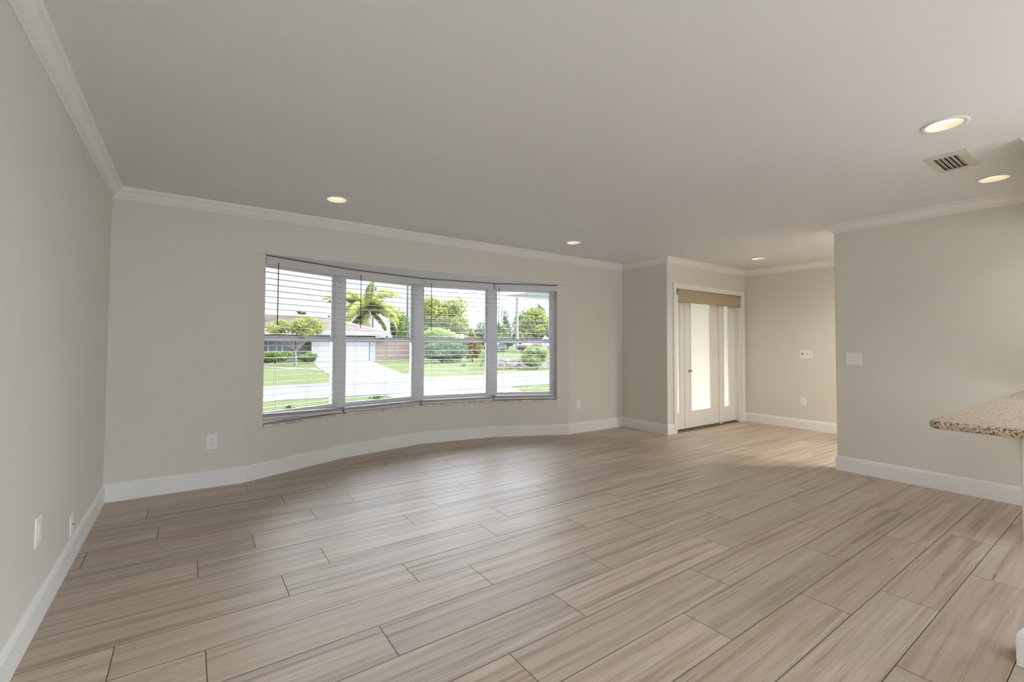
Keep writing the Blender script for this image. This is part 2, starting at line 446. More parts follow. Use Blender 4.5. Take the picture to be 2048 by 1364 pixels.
# ------------------------------------------------------------------ walls
T = .2
struct('wall_left', boxes((X0 - T, X0, YB - T, YW + T, 0, 2.64)), M['wall'], 'plain greige wall along the left side with white crown', 'wall')
bm = bmesh.new()
W = offset_path([(X0, YW)] + BOW + [(X1, YW)], -T)
prism(bm, [(X0, YW), BOW[0], W[1], (X0, YW + T)], 0, 2.64)
prism(bm, [BOW[4], (X1, YW), (X1, YW + T), W[5]], 0, 2.64)
for i in range(4): prism(bm, facet(i, None, None, 0, T), 0, ZS)
prism(bm, facet(0, None, LEFT_T, 0, T), ZS, ZH); prism(bm, facet(3, RIGHT_T, None, 0, T), ZS, ZH)
front = struct('wall_front', bm, M['wall'], 'greige window wall that bows outward under the four windows', 'wall')
bm = bmesh.new(); prism(bm, BOW + [], ZH + .001, 2.64)
prism(bm, BOW + list(reversed(W[1:6])), ZH + .001, 2.64)
obj('header', bm, M['wall'], front)
bm = bmesh.new(); prism(bm, [pt(0, .012, .004)] + BOW[1:4] + [pt(3, 1.03, .004)], ZH - .004, ZH + .0012)
tag(obj('soffit', bm, M['ceil'], front), 'white soffit of the window bow')
struct('wall_return', boxes((X1, 5.50, YD, YW + T, 0, 2.64)), M['wall'], 'short greige wall between the window wall and the entry door', 'wall')
struct('wall_entry', boxes((5.50, 7.26, YD, YD + T, 2.06, 2.64), (7.26, X2 + T, YD, YD + T, 0, 2.64)), M['wall'], 'greige wall around the glazed entry door', 'wall')
struct('wall_hall', boxes((X2, X2 + T, YH - T, YD, 0, 2.64), (X3b, X2, YH - T, YH, 0, 2.64)), M['wall'], 'bright greige hall wall right of the entry door', 'wall')
struct('wall_right', boxes((X3, X3b, -.1, YE, 0, 2.64), (X3, X3b, YB - T, -4.0, 0, 2.64), (X3, X3b, -4.0, -.1, 2.25, 2.64)), M['wall'], 'greige wall on the right whose end stands free by the hall', 'wall', bevel=.008)
struct('wall_rear', boxes((X0, -.3, YB - T, YB, 0, 2.64), (5.1, X3, YB - T, YB, 0, 2.64), (-.3, 5.1, YB - T, YB, 2.25, 2.64)), M['wall'], 'greige rear wall around the added glass door', 'wall')
def slider(name, label, loc, rz, w, h):
    d = thing(name, label, 'door', loc, kind='structure'); d.rotation_euler = (0, 0, rz)
    obj('door_frame', boxes((0, .06, -.14, -.04, 0, h), (w - .06, w, -.14, -.04, 0, h), (.06, w - .06, -.14, -.04, h - .06, h), (w / 2 - .03, w / 2 + .03, -.12, -.06, 0, h - .06)), M['vinyl'], d)
    obj('glass_pane', boxes((.06, w / 2 - .03, -.095, -.089, 0, h - .06), (w / 2 + .03, w - .06, -.095, -.089, 0, h - .06)), M['glass'], d)
slider('fill_door_rear', 'unseen sliding glass door added in the rear wall to let daylight in', (-.3, YB, 0), 0, 5.4, 2.25)  # unseen opening added so the sky lights the room from behind
slider('fill_door_right', 'unseen sliding glass door added in the right wall to let daylight in', (X3, -4.0, 0), R(90), 3.9, 2.25)  # second unseen opening, added to throw sky light on the left wall

# kitchen half wall that carries the worktop, and the dropped header beyond it
PX, PY = 2.653, .315
struct('wall_peninsula', boxes((PX, PX + .12, -2.4, PY, 0, .878)), M['wall'], 'painted half wall under the granite worktop', 'wall', bevel=.004)
struct('wall_kitchen_header', boxes((3.985, X3, .1, .365, 2.15, 2.44)), M['wall'], 'dropped painted header over the kitchen entrance', 'wall')

# ------------------------------------------------------------------ ceiling
LIGHTS = [(3.351, .643), (4.72, .651), (.986, 3.964), (3.70, 3.976), (6.452, 3.185)]
HIDDEN = [(.99, -.6), (.99, -2.4), (3.35, -.95), (4.72, -.5), (2.2, -3.0), (5.78, .85), (5.78, 1.5)]  # out-of-view cans added to carry fill light
RH = .086
VX0, VX1, VY0, VY1 = 3.925, 4.225, .695, .815
bm = bmesh.new(); edges = []
def loop(ps):
    vs = [bm.verts.new((x, y, H)) for x, y in ps]
    for a, b in zip(vs, vs[1:] + vs[:1]): edges.append(bm.edges.new((a, b)))
loop([(X0 - .1, YB - .1), (X3 + .08, YB - .1), (X3 + .08, YH - .1), (X2 + .1, YH - .1), (X2 + .1, YW + .1), (X0 - .1, YW + .1)])
for x, y in LIGHTS + HIDDEN: loop([(x + RH * math.cos(2 * math.pi * k / 40), y + RH * math.sin(2 * math.pi * k / 40)) for k in range(40)])
loop([(VX0, VY0), (VX1, VY0), (VX1, VY1), (VX0, VY1)])
bmesh.ops.triangle_fill(bm, use_beauty=True, use_dissolve=False, edges=edges, normal=(0, 0, -1))
prism(bm, [(X0 - .6, YB - .4), (X3 + .4, YB - .4), (X3 + .4, YH - .4), (X2 + .6, YH - .4), (X2 + .6, YW + 1.0), (X0 - .6, YW + 1.0)], 2.66, 2.8)
struct('ceiling', bm, M['ceil'], 'plain matt white ceiling with recessed lights', 'ceiling')

# ------------------------------------------------------------------ crown moulding and baseboards
BASE = [(0, 0), (.014, 0), (.014, .113), (.0105, .117), (.0115, .124), (.008, .131), (.0045, .139), (0, .14)]
CROWN = [(0, 2.351), (.008, 2.351), (.0105, 2.3575), (.009, 2.364), (.0165, 2.3665), (.0165, 2.372), (.022, 2.376), (.029, 2.385), (.036, 2.398), (.044, 2.409), (.053, 2.416), (.055, 2.4165), (.055, 2.422), (.0585, 2.423), (.064, 2.430), (.066, 2.4395), (0, 2.4395)]
bp = [(X0, YB), (X0, YW)] + BOW + [(X1, YW), (X1, YD), (5.479, YD)]
def base(name, path, a, b, label): struct(name, sweep(path, BASE, a, b), M['trim'], label, 'baseboard')
def crown(name, path, a, b, label): struct(name, sweep(path, CROWN, a, b), M['trim'], label, 'crown moulding')
base('baseboard_left', bp, 0, 1, 'white baseboard along the plain left wall')
base('baseboard_front', bp, 1, 7, 'white baseboard that follows the bow under the windows')
base('baseboard_return', bp, 7, 9, 'white baseboard on the short wall beside the entry door')
bq = [(7.365, YD), (X2, YD), (X2, YH + .01)]
base('baseboard_hall', bq, 0, 2, 'bright white baseboard on the hall wall right of the door')
br = [(X3b, YH), (X3b, YE), (X3, YE), (X3, -.09)]
base('baseboard_right', br, 0, 3, 'white baseboard wrapping the free end of the right wall')
struct('baseboard_peninsula', sweep( [(PX + .12, -2.4), (PX + .12, PY), (PX, PY), (PX, -2.4)], [(d * 1.7, z) for d, z in BASE], 0, 3), M['trim'], 'white baseboard around the half wall under the worktop', 'baseboard')
cp = [(X0, YB), (X0, YW), (X1, YW), (X1, YD), (X2, YD), (X2, YH)]
crown('trim_1', cp, 0, 1, 'white crown moulding along the top of the left wall')
crown('trim_2', cp, 1, 2, 'white crown moulding above the bow windows')
crown('trim_3', cp, 2, 3, 'short white crown moulding at the corner before the entry door')
crown('trim_4', cp, 3, 4, 'white crown moulding above the entry door')
crown('trim_5', cp, 4, 5, 'white crown moulding on the bright hall wall')
crown('trim_6', br, 0, 3, 'white crown moulding wrapping the free end of the right wall')
crown('trim_7', [(X3 - .07, .365), (3.985, .365), (3.985, .1)], 0, 2, 'white crown moulding on the dropped kitchen header')
# ------------------------------------------------------------------ bow windows
WL = ['leftmost window of the bow, a house roof and lawn seen through it', 'second window of the bow from the left, a palm seen through it',
      'third window of the bow from the left, a rounded green tree seen through it', 'rightmost window of the bow, a pale pole seen through it']
def inset(i, t, e):
    """parameter range ends of the opening at outward offset ~.12, given inset e from both sides"""
    L = seg_basis(i)[2]
    return (LEFT_T if i == 0 else 0) + e, (RIGHT_T if i == 3 else L) - e
for i in range(4):
    t0, t1 = TR[i]; a, b = inset(i, 0, 0)
    w = thing('window_%d' % (i + 1), WL[i], 'window', (0, 0, 0), kind='structure')
    bm = bmesh.new()
    prism(bm, facet(i, t0, t1, .10, .19), ZS + .026, .545)              # frame sill
    prism(bm, facet(i, t0, t1, .10, .19), 1.985, ZH - .004)            # frame head
    la = .05 if i else .02; ra = .05 if i < 3 else .055
    prism(bm, facet(i, t0, a + la, .10, .19), .545, 1.985); prism(bm, facet(i, b - ra, t1, .10, .19), .545, 1.985)
    obj('window_frame', bm, M['vinyl'], w)
    bm = bmesh.new(); prism(bm, facet(i, t0, t1, -.012, .10), ZS, ZS + .026)
    tag(obj('window_sill', bm, M['sill'], w, bevel=.003), 'speckled pale stone sill')
    c, d = a + la, b - ra
    bm = bmesh.new()                                                    # lower sash
    prism(bm, facet(i, c, d, .112, .137), .545, .575); prism(bm, facet(i, c, d, .100, .137), 1.243, 1.282)
    prism(bm, facet(i, c, c + .014, .112, .137), .575, 1.243); prism(bm, facet(i, d - .014, d, .112, .137), .575, 1.243)
    lo = obj('lower_sash', bm, M['vinyl'], w)
    bm = bmesh.new(); prism(bm, facet(i, c + .013, d - .013, .122, .127), .574, 1.244); obj('glass_pane', bm, M['glass'], lo)
    bm = bmesh.new()                                                    # upper sash
    prism(bm, facet(i, c, d, .142, .167), 1.262, 1.30); prism(bm, facet(i, c, d, .142, .167), 1.95, 1.985)
    prism(bm, facet(i, c, c + .016, .142, .167), 1.30, 1.95); prism(bm, facet(i, d - .016, d, .142, .167), 1.30, 1.95)
    up = obj('upper_sash', bm, M['vinyl'], w)
    bm = bmesh.new(); prism(bm, facet(i, c + .015, d - .015, .152, .157), 1.299, 1.951); obj('glass_pane', bm, M['glass'], up)
    m_ = (c + d) / 2
    bm = bmesh.new(); prism(bm, facet(i, m_ - .03, m_ + .03, .088, .104), 1.276, 1.286); prism(bm, facet(i, m_ - .012, m_ + .022, .080, .10), 1.286, 1.293)
    obj('sash_latch', bm, M['metal'], lo)

# ------------------------------------------------------------------ venetian blinds
BL = ['white slatted blind on the leftmost bow window, bottom rail tilted up at its left end', 'white slatted blind on the second bow window, in front of the palm',
      'white slatted blind on the third bow window, in front of the rounded tree', 'white slatted blind on the rightmost bow window, valance parted from its neighbour']
WAND = [.262, .167, .114, .062]
for i in range(4):
    a, b = inset(i, 0, .012); t0, t1 = TR[i]
    o0 = pt(i, (a + b) / 2, 0); root = thing('window_blind', BL[i], 'blind', (0, 0, 0), 'blinds in the bow window')
    va = None if i in (1, 2) else (a - .008 if i == 0 else .012)
    vb = None if i in (0, 1) else (seg_basis(2)[2] - .02 if i == 2 else b + .008)
    bm = bmesh.new(); prism(bm, facet(i, va, vb, -.006, .006), 1.955, 2.030); prism(bm, facet(i, va, vb, -.008, .004), 2.018, 2.0302)
    obj('valance', bm, M['slat'], root)
    bm = bmesh.new(); prism(bm, facet(i, a + .005, b - .005, .014, .064), 1.975, 2.020); obj('headrail', bm, M['slat'], root)
    zb0, zb1 = ((.524, .482) if i == 0 else (.480, .4795) if i in (1, 2) else (.491, .486))      # underside of the bottom rail at both ends
    n_s = 23
    bm = bmesh.new()
    def slat(za, zb, th=.0026, o_0=.014, o_1=.064):
        q = [pt(i, a, o_0), pt(i, b, o_0), pt(i, b, o_1), pt(i, a, o_1)]; mid = [pt(i, a, (o_0 + o_1) / 2), pt(i, b, (o_0 + o_1) / 2)]
        zz = [za, zb, zb, za]
        lo = [bm.verts.new((x, y, z)) for (x, y), z in zip(q, zz)]; ml = [bm.verts.new((mid[0][0], mid[0][1], za + .0022)), bm.verts.new((mid[1][0], mid[1][1], zb + .0022))]
        up = bmesh.ops.duplicate(bm, geom=lo + ml)['vert_map']
        L2 = [up[v] for v in lo]; M2 = [up[v] for v in ml]
        for v in L2 + M2: v.co.z += th
        for (A, Mm, flip) in ((lo, ml, 1), (L2, M2, 0)):
            for f in ((A[0], A[1], Mm[1], Mm[0]), (Mm[0], Mm[1], A[2], A[3])): bm.faces.new(tuple(reversed(f)) if flip else f)
        bm.faces.new((lo[0], L2[0], L2[1], lo[1])[::-1]); bm.faces.new((lo[2], L2[2], L2[3], lo[3])[::-1])
        bm.faces.new((lo[3], L2[3], M2[0], L2[0], lo[0], ml[0])); bm.faces.new((lo[1], L2[1], M2[1], L2[2], lo[2], ml[1]))
    for k in range(n_s):
        z = 1.889 - .0574 * k
        if z < zb0 + .08: break
        slat(z, z)
    for k in range(6): slat(zb0 + .0225 + .0052 * k, zb1 + .0225 + .0052 * k)          # slats stacked on the rail
    bmesh.ops.recalc_face_normals(bm, faces=bm.faces)
    obj('slats', bm, M['slat'], root)
    bm = bmesh.new()
    q = [pt(i, a, .012), pt(i, b, .012), pt(i, b, .066), pt(i, a, .066)]
    lo = [bm.verts.new((x, y, z)) for (x, y), z in zip(q, (zb0, zb1, zb1, zb0))]; hi = [bm.verts.new((v.co.x, v.co.y, v.co.z + .021)) for v in lo]
    bm.faces.new(lo[::-1]); bm.faces.new(hi)
    for k in range(4): bm.faces.new((lo[k], lo[(k + 1) % 4], hi[(k + 1) % 4], hi[k]))
    obj('bottom_rail', bm, M['slat'], root, bevel=.003)
    for f in (.13, .52, .90):
        t = a + (b - a) * f; bm = bmesh.new()
        for o in (.013, .065):
            x, y = pt(i, t + (.0 if o < .03 else .006), o); tube(bm, [(x, y, zb0 + (zb1 - zb0) * f + .01), (x, y, 1.99)], .0009, 5)
        obj('ladder_cord', bm, M['cord'], root)
    x, y = pt(i, WAND[i], -.012); bm = bmesh.new(); tube(bm, [(x, y, 1.985), (x, y, 1.41), (x, y, 1.395)], [.0042, .0042, .003], 8)
    tag(obj('tilt_wand', bm, M['wand'], root, smooth=True), 'dark tilt wand')

# ------------------------------------------------------------------ entry door
d1 = thing('door_1', 'white entry door with tall frosted panes and two sidelights', 'door', (0, 0, 0), kind='structure')
cy0, cy1 = YD - .018, YD
obj('door_casing', boxes((5.479, 5.545, cy0, cy1, 0, 2.098), (7.26, 7.365, cy0, cy1, 0, 2.098), (5.545, 7.26, cy0, cy1, 2.02, 2.098)), M['trim'], d1, bevel=.004)
obj('door_jamb', boxes((5.50, 5.52, YD + .0005, YD + T, 0, 2.06), (7.215, 7.26, YD + .0005, YD + T, 0, 2.06), (5.52, 7.215, YD + .0005, YD + T, 2.03, 2.06)), M['trim'], d1)
obj('mullion', boxes((5.845, 5.888, 3.938, 4.03, .012, 2.03)), M['trim'], d1, bevel=.004)
obj('mullion', boxes((6.729, 6.789, 3.925, 4.03, .012, 2.03)), M['trim'], d1, bevel=.004)
def glazed(name, x0, x1, gx0, gx1, gz0, gz1, y0, y1):
    p = obj(name, boxes((x0, gx0, y0, y1, .025, 2.028), (gx1, x1, y0, y1, .025, 2.028), (gx0, gx1, y0, y1, .025, gz0), (gx0, gx1, y0, y1, gz1, 2.028)), M['trim'], d1)
    e = .012
    obj('glazing_bead', boxes((gx0 - e, gx0, y0 - .006, y0, gz0 - e, gz1 + e), (gx1, gx1 + e, y0 - .006, y0, gz0 - e, gz1 + e), (gx0, gx1, y0 - .006, y0, gz0 - e, gz0), (gx0, gx1, y0 - .006, y0, gz1, gz1 + e)), M['trim'], p)
    obj('frosted_pane', boxes((gx0, gx1, y0 + .016, y0 + .022, gz0, gz1)), M['frost'], p)
    return p
leaf = glazed('door_leaf', 5.890, 6.727, 6.012, 6.530, .265, 1.95, 3.95, 3.99)
glazed('sidelight', 5.52, 5.845, 5.60, 5.745, .255, 1.95, 3.95, 3.99)
glazed('sidelight', 6.79, 7.215, 6.89, 7.045, .262, 1.95, 3.95, 3.99)
bm = bmesh.new(); lathe(bm, [(.0, 0), (.02, 0), (.02, .008), (.012, .012), (.008, .03), (.014, .034), (.014, .05), (0, .052)], seg=20)
bmesh.ops.rotate(bm, verts=bm.verts, matrix=Matrix.Rotation(R(90), 3, 'X')); bmesh.ops.translate(bm, verts=bm.verts, vec=(5.955, 3.95, .85))
tag(obj('door_knob', bm, M['metal'], leaf, smooth=True), 'small dark metal knob')
obj('threshold', boxes((5.545, 7.26, 3.885, 4.05, 0, .012), (5.545, 7.26, 3.93, 4.05, .012, .024)), M['bronze'], d1)
# beige fabric shade rolled up over the door
sh = thing('roller_shade', 'beige fabric shade rolled most of the way up over the entry door', 'shade', (5.57, 3.862, 1.83))
bm = bmesh.new()
lathe(bm, [(.0, 0), (.022, 0), (.022, 1.64), (0, 1.64)], seg=20); bmesh.ops.rotate(bm, verts=bm.verts, matrix=Matrix.Rotation(R(90), 3, 'Y')); bmesh.ops.translate(bm, verts=bm.verts, vec=(0, .012, .165))
obj('roller_tube', bm, M['shade'], sh, smooth=False)
obj('fabric', boxes((0, 1.64, -.013, -.0115, .01, .175)), M['shade'], sh)
bm = bmesh.new(); tube(bm, [(0, -.012, .008), (1.64, -.012, .008)], .008, 10); obj('hem_bar', bm, M['shade'], sh, smooth=True)
for x in (-.02, 1.644): obj('bracket', boxes((x, x + .014, -.012, .03, .13, .19)), M['metal'], sh)

# ------------------------------------------------------------------ recessed ceiling lights
def make_light(loc, label, lamp=True):
    t = thing('recessed_light', label, 'ceiling light', (loc[0], loc[1], H), 'round recessed ceiling lights')
    bm = bmesh.new(); lathe(bm, [(.0775, -.0005), (.0775, -.004), (.084, -.0065), (.097, -.006), (.1005, -.0025), (.1005, -.0002)], seg=48)
    obj('trim_ring', bm, M['ceil'], t, smooth=True)
    bm = bmesh.new(); lathe(bm, [(.0775, -.003), (.074, .02), (.066, .075), (.062, .10)], seg=40)
    bmesh.ops.reverse_faces(bm, faces=bm.faces); obj('reflector', bm, M['reflector'], t, smooth=True)
    bm = bmesh.new(); lathe(bm, [(.0735, .030), (.066, .027), (.045, .022), (.02, .020), (.0005, .0195)], seg=32); obj('bulb', bm, M['bulb'], t, smooth=True)
    return t
M['reflector'] = mat('warm_white_reflector', s2l((245, 240, 228)), .4)[0]
LL = ['recessed light nearest the camera, just above the ceiling vent', 'recessed light between the ceiling vent and the right wall crown', 'recessed light over the left half of the bow window',
      'recessed light over the right end of the bow window', 'recessed light in front of the entry door by the hall']
first = make_light(LIGHTS[0], LL[0])
for p, l in zip(LIGHTS[1:], LL[1:]): copy_thing(first, (p[0], p[1], H), l)
HL = ['unseen fill light added behind the camera near the left wall', 'unseen fill light added in the rear left corner of the room', 'unseen fill light added over the kitchen worktop', 'unseen fill light added by the right glass door', 'unseen fill light added in front of the rear glass door', 'unseen fill light added deep in the hall behind the right wall', 'unseen fill light added in the hall close behind the free end of the right wall']
for p, l in zip(HIDDEN, HL): copy_thing(first, (p[0], p[1], H), l)
for k, p in enumerate(HIDDEN):       # fill lamps added in the unseen cans to brighten room and hall
    ld = bpy.data.lights.new('fill_lamp', 'AREA'); ld.shape = 'DISK'; ld.size = .12; ld.energy = LAMP_W * (3.6 if k > 4 else 1)
    ld.color = (1.0, .95, .88); ld.spread = R(170)
    lo = bpy.data.objects.new('fill_lamp', ld); col.objects.link(lo); lo.location = (p[0], p[1], H + .017)

# ------------------------------------------------------------------ ceiling vent
vt = thing('ceiling_vent', 'slatted off-white air vent in the ceiling below the large recessed light', 'vent', (4.0625, .746, H))
hx, hy = .2, .101; ix, iy = (VX1 - VX0) / 2, (VY1 - VY0) / 2; cx, cyv = (VX0 + VX1) / 2 - 4.0625, (VY0 + VY1) / 2 - .746
bm = bmesh.new()
for b_ in ((-hx, cx - ix, -hy, hy), (cx + ix, hx, -hy, hy), (cx - ix, cx + ix, -hy, cyv - iy), (cx - ix, cx + ix, cyv + iy, hy)): box(bm, *b_, -.007, -.0003)
obj('vent_frame', bm, M['vent'], vt)
bm = bmesh.new(); box(bm, cx - ix - .005, cx + ix + .005, cyv - iy - .005, cyv + iy + .005, .10, .105)
for b_ in ((cx - ix - .005, cx - ix, cyv - iy, cyv + iy), (cx + ix, cx + ix + .005, cyv - iy, cyv + iy), (cx - ix, cx + ix, cyv - iy - .005, cyv - iy), (cx - ix, cx + ix, cyv + iy, cyv + iy + .005)): box(bm, *b_, .002, .10)
obj('duct_box', bm, M['ductdark'], vt)
bm = bmesh.new()
for k in range(5):
    y = cyv - iy + .013 + k * .0235; w_, a_ = .0225, R(24)
    q = [(y + math.cos(a_) * e * w_ / 2, math.sin(a_) * e * w_ / 2 + .006) for e in (-1, 1)]
    ny, nz = -math.sin(a_) * .0008, math.cos(a_) * .0008
    P = [(q[0][0] - ny, q[0][1] - nz), (q[1][0] - ny, q[1][1] - nz), (q[1][0] + ny, q[1][1] + nz), (q[0][0] + ny, q[0][1] + nz)]
    A = [bm.verts.new((cx - ix, py, pz)) for py, pz in P]; B = [bm.verts.new((cx + ix, py, pz)) for py, pz in P]
    bm.faces.new(A); bm.faces.new(B[::-1])
    for j in range(4): bm.faces.new((A[j], B[j], B[(j + 1) % 4], A[(j + 1) % 4]))
bmesh.ops.recalc_face_normals(bm, faces=bm.faces)
obj('louvers', bm, M['vent'], vt)

# ------------------------------------------------------------------ wall plates (built facing local -Y, then turned)
def plate(name, label, cat, loc, rz, w, h, kind, group=None):
    t = thing(name, label, cat, loc, group); t.rotation_euler = (0, 0, rz)
    obj('cover_plate', boxes((-w / 2, w / 2, -.006, 0, -h / 2, h / 2)), M['plastic'], t, bevel=.0025)
    if kind == 'outlet':
        for s in (-1, 1):
            bm = bmesh.new(); lathe(bm, [(.0, 0), (.0165, 0), (.0165, .0025), (0, .0025)], seg=20)
            bmesh.ops.rotate(bm, verts=bm.verts, matrix=Matrix.Rotation(R(90), 3, 'X')); bmesh.ops.translate(bm, verts=bm.verts, vec=(0, -.0058, s * .0195))
            r_ = obj('receptacle', bm, M['plastic'], t)
            sl = bmesh.new()
            for bx in ((-.0075, -.005, -.0092, -.0082, s * .0195 - .003, s * .0195 + .006), (.005, .0075, -.0092, -.0082, s * .0195 - .003, s * .0195 + .006), (-.0025, .0025, -.0092, -.0082, s * .0195 - .0105, s * .0195 - .006)): box(sl, *bx)
            obj('sockets', sl, M['dark'], r_)
    elif kind == 'decora':
        obj('insert', boxes((-.0165, .0165, -.009, -.006, -.0335, .0335)), M['plastic'], t, bevel=.0015)
    elif kind == 'coax':
        bm = bmesh.new(); tube(bm, [(0, -.006, 0), (0, -.016, 0)], .005, 10); obj('cable_jack', bm, M['metal'], t, smooth=True)
        for z in (-.042, .042):
            bm = bmesh.new(); tube(bm, [(0, -.0055, z), (0, -.0075, z)], .003, 8); obj('screw', bm, M['metal'], t)
    elif kind == 'toggle2':
        for x in (-.023, .023):
            bm = bmesh.new()
            vs = [(-.0045, -.006, -.006), (.0045, -.006, -.006), (.0045, -.006, .010), (-.0045, -.006, .010), (-.0035, -.019, -.009), (.0035, -.019, -.009), (.0035, -.019, -.001), (-.0035, -.019, -.001)]
            v = [bm.verts.new((p[0] + x, p[1], p[2])) for p in vs]
            for f in ((0, 1, 2, 3), (4, 7, 6, 5), (0, 4, 5, 1), (1, 5, 6, 2), (2, 6, 7, 3), (3, 7, 4, 0)): bm.faces.new([v[k] for k in f])
            bmesh.ops.recalc_face_normals(bm, faces=bm.faces); obj('toggle', bm, M['plastic'], t)
    elif kind == 'gang3':
        obj('dimmer', boxes((-.0625, -.0295, -.009, -.006, -.0335, .0335)), M['plastic'], t, bevel=.001)
        bm = bmesh.new(); tube(bm, [(-.046, -.009, .012), (-.046, -.011, .012)], .011, 14); tag(obj('sensor', bm, M['dark'], t), 'dark round sensor')
        for x in (.0, .046):
            obj('rocker', boxes((x - .0165, x + .0165, -.009, -.006, -.0335, .0335)), M['plastic'], t, bevel=.001)
            obj('slider', boxes((x + .008, x + .0125, -.0105, -.009, -.008, .024)), M['dark'], t)
    return t
plate('wall_outlet', 'white duplex outlet low on the window wall left of the bow', 'outlet', (.1685, YW, .384), 0, .076, .125, 'outlet', 'duplex wall outlets')
plate('wall_outlet', 'small white duplex outlet low on the window wall right of the bow', 'outlet', (4.4425, YW, .394), 0, .078, .124, 'outlet', 'duplex wall outlets')
plate('wall_outlet', 'white duplex outlet low on the bright hall wall under the switches', 'outlet', (X2, 3.0155, .401), R(-90), .08, .116, 'outlet', 'duplex wall outlets')
plate('wall_switch', 'white three-gang switch plate with a dark sensor on the hall wall', 'switch', (X2, 2.9705, 1.094), R(-90), .168, .119, 'gang3')
plate('wall_switch', 'white two-gang toggle switch plate near the free end of the right wall', 'switch', (X3, 1.7035, 1.099), R(-90), .127, .121, 'toggle2')
plate('wall_plate', 'white rocker plate low on the left wall, the nearer of two', 'wall plate', (X0, 2.797, .415), R(90), .09, .125, 'decora')
plate('wall_plate', 'white cable jack plate low on the left wall just above the baseboard', 'wall plate', (X0, 3.508, .212), R(90), .08, .12, 'coax')

# ------------------------------------------------------------------ granite worktop and its corbel
CT = thing('worktop', 'speckled beige granite worktop jutting in from the right edge', 'worktop', (2.56, .57, .878))
bm = bmesh.new(); rc = .045
arc = [(rc - rc * math.cos(t), -rc + rc * math.sin(t)) for t in [R(90) * k / 8 for k in range(9)]]
prism(bm, [(0, -2.97)] + arc + [(2.66, 0), (2.66, -1.2), (.75, -1.2), (.75, -2.97)], 0, .034)
obj('slab', bm, M['granite'], CT, bevel=.011)
bm = bmesh.new()
prof = [(0, .8775), (.034, .8775), (.033, .868), (.022, .85), (.014, .83), (.008, .81), (.003, .795), (0, .79)]
A = [bm.verts.new((PX + .003, PY + y, z)) for y, z in prof]; B = [bm.verts.new((PX + .10, PY + y, z)) for y, z in prof]
bm.faces.new(A); bm.faces.new(B[::-1])
for j in range(len(prof)): bm.faces.new((A[j], B[j], B[(j + 1) % len(prof)], A[(j + 1) % len(prof)]))
bmesh.ops.recalc_face_normals(bm, faces=bm.faces)
tag(obj('corbel', bm, M['wall']), 'small painted corbel under the granite worktop on the half wall end', 'corbel')
# ------------------------------------------------------------------ outdoors
G = -.45
def slab(name, poly, z, m, label, cat):
    bm = bmesh.new(); prism(bm, poly, z - .06, z); return struct(name, bm, m, label, cat)
slab('lawn', [(-120, 6.2), (160, 6.2), (160, 200), (-120, 200)], G, M['grass'], 'green lawn on both sides of the street', 'lawn')
slab('road', [(-120, 15.4), (140, 15.4), (140, 18.9), (-120, 18.9)], G + .012, M['asphalt'], 'pale asphalt street crossing behind the bow windows', 'road')
slab('curb_near', [(-120, 14.45), (140, 14.9), (140, 15.39), (-120, 15.39)], G + .03, M['concrete'], 'white concrete gutter strip on the near side of the street', 'curb')
slab('curb_far', [(-120, 18.91), (140, 18.91), (140, 27), (19.2, 22.7), (13.6, 21.0), (9.8, 20.9), (5.1, 20.0), (2.3, 19.75), (-120, 19.75)], G + .028, M['concrete'], 'white concrete gutter strip on the far side of the street', 'curb')
slab('driveway_far', [(5.0, 19.9), (5.97, 24.6), (7.3, 33.8), (9.1, 44.1), (14.4, 44.1), (12.0, 34.0), (9.6, 23.9), (9.95, 20.95)], G + .02, M['concrete'], 'pale concrete driveway up to the white garage door', 'driveway')
slab('driveway_near', [(5.15, 6.2), (5.15, 14.5), (10.3, 14.7), (9.5, 12.7), (10.2, 12.1), (60, 10.5), (60, 6.2)], G + .016, M['concrete'], 'pale concrete driveway of this house, right of the near lawn', 'driveway')
slab('garden_path', [(7.0, 31.4), (6.75, 30.0), (5.2, 32.6), (4.0, 36.0), (4.5, 36.4)], G + .02, M['concrete'], 'narrow curved concrete path across the far lawn', 'path')
slab('lawn_patio', [(-40, -60), (60, -60), (60, 6.19), (-40, 6.19)], G - .005, M['deck'], 'unseen paved ground around this house, toned for bounce light', 'patio')
slab('bounce_strip', [(-6, 5.0), (5.2, 5.0), (5.2, 6.38), (-6, 6.38)], G + .03, M['bouncewhite'], 'unseen white strip under the bow windows, added to bounce light indoors', 'bed')  # added out of view to bounce light onto soffit and ceiling
slab('porch_floor', [(X1 + T + .01, 4.1), (12, 4.1), (12, 9.2), (X1 + T + .01, 9.2)], -.04, M['concrete'], 'concrete porch outside the entry door', 'porch')
# porch roof of this house with its flared gutter
bm = bmesh.new()
A = [(6.2, 4.2), (12.5, 4.2), (12.5, 9.2), (6.2, 9.2)]
lo = [bm.verts.new((x, y, 2.40)) for x, y in A]; hi = [bm.verts.new((x, y, 2.62)) for x, y in [(6.08, 4.2), (12.5, 4.2), (12.5, 9.5), (6.08, 9.5)]]
bm.faces.new(lo[::-1]); bm.faces.new(hi)
for k in range(4): bm.faces.new((lo[k], lo[(k + 1) % 4], hi[(k + 1) % 4], hi[k]))
bmesh.ops.recalc_face_normals(bm, faces=bm.faces)
struct('porch_roof', bm, M['vinyl'], 'white corner of the porch roof above the right end of the bow', 'porch roof')

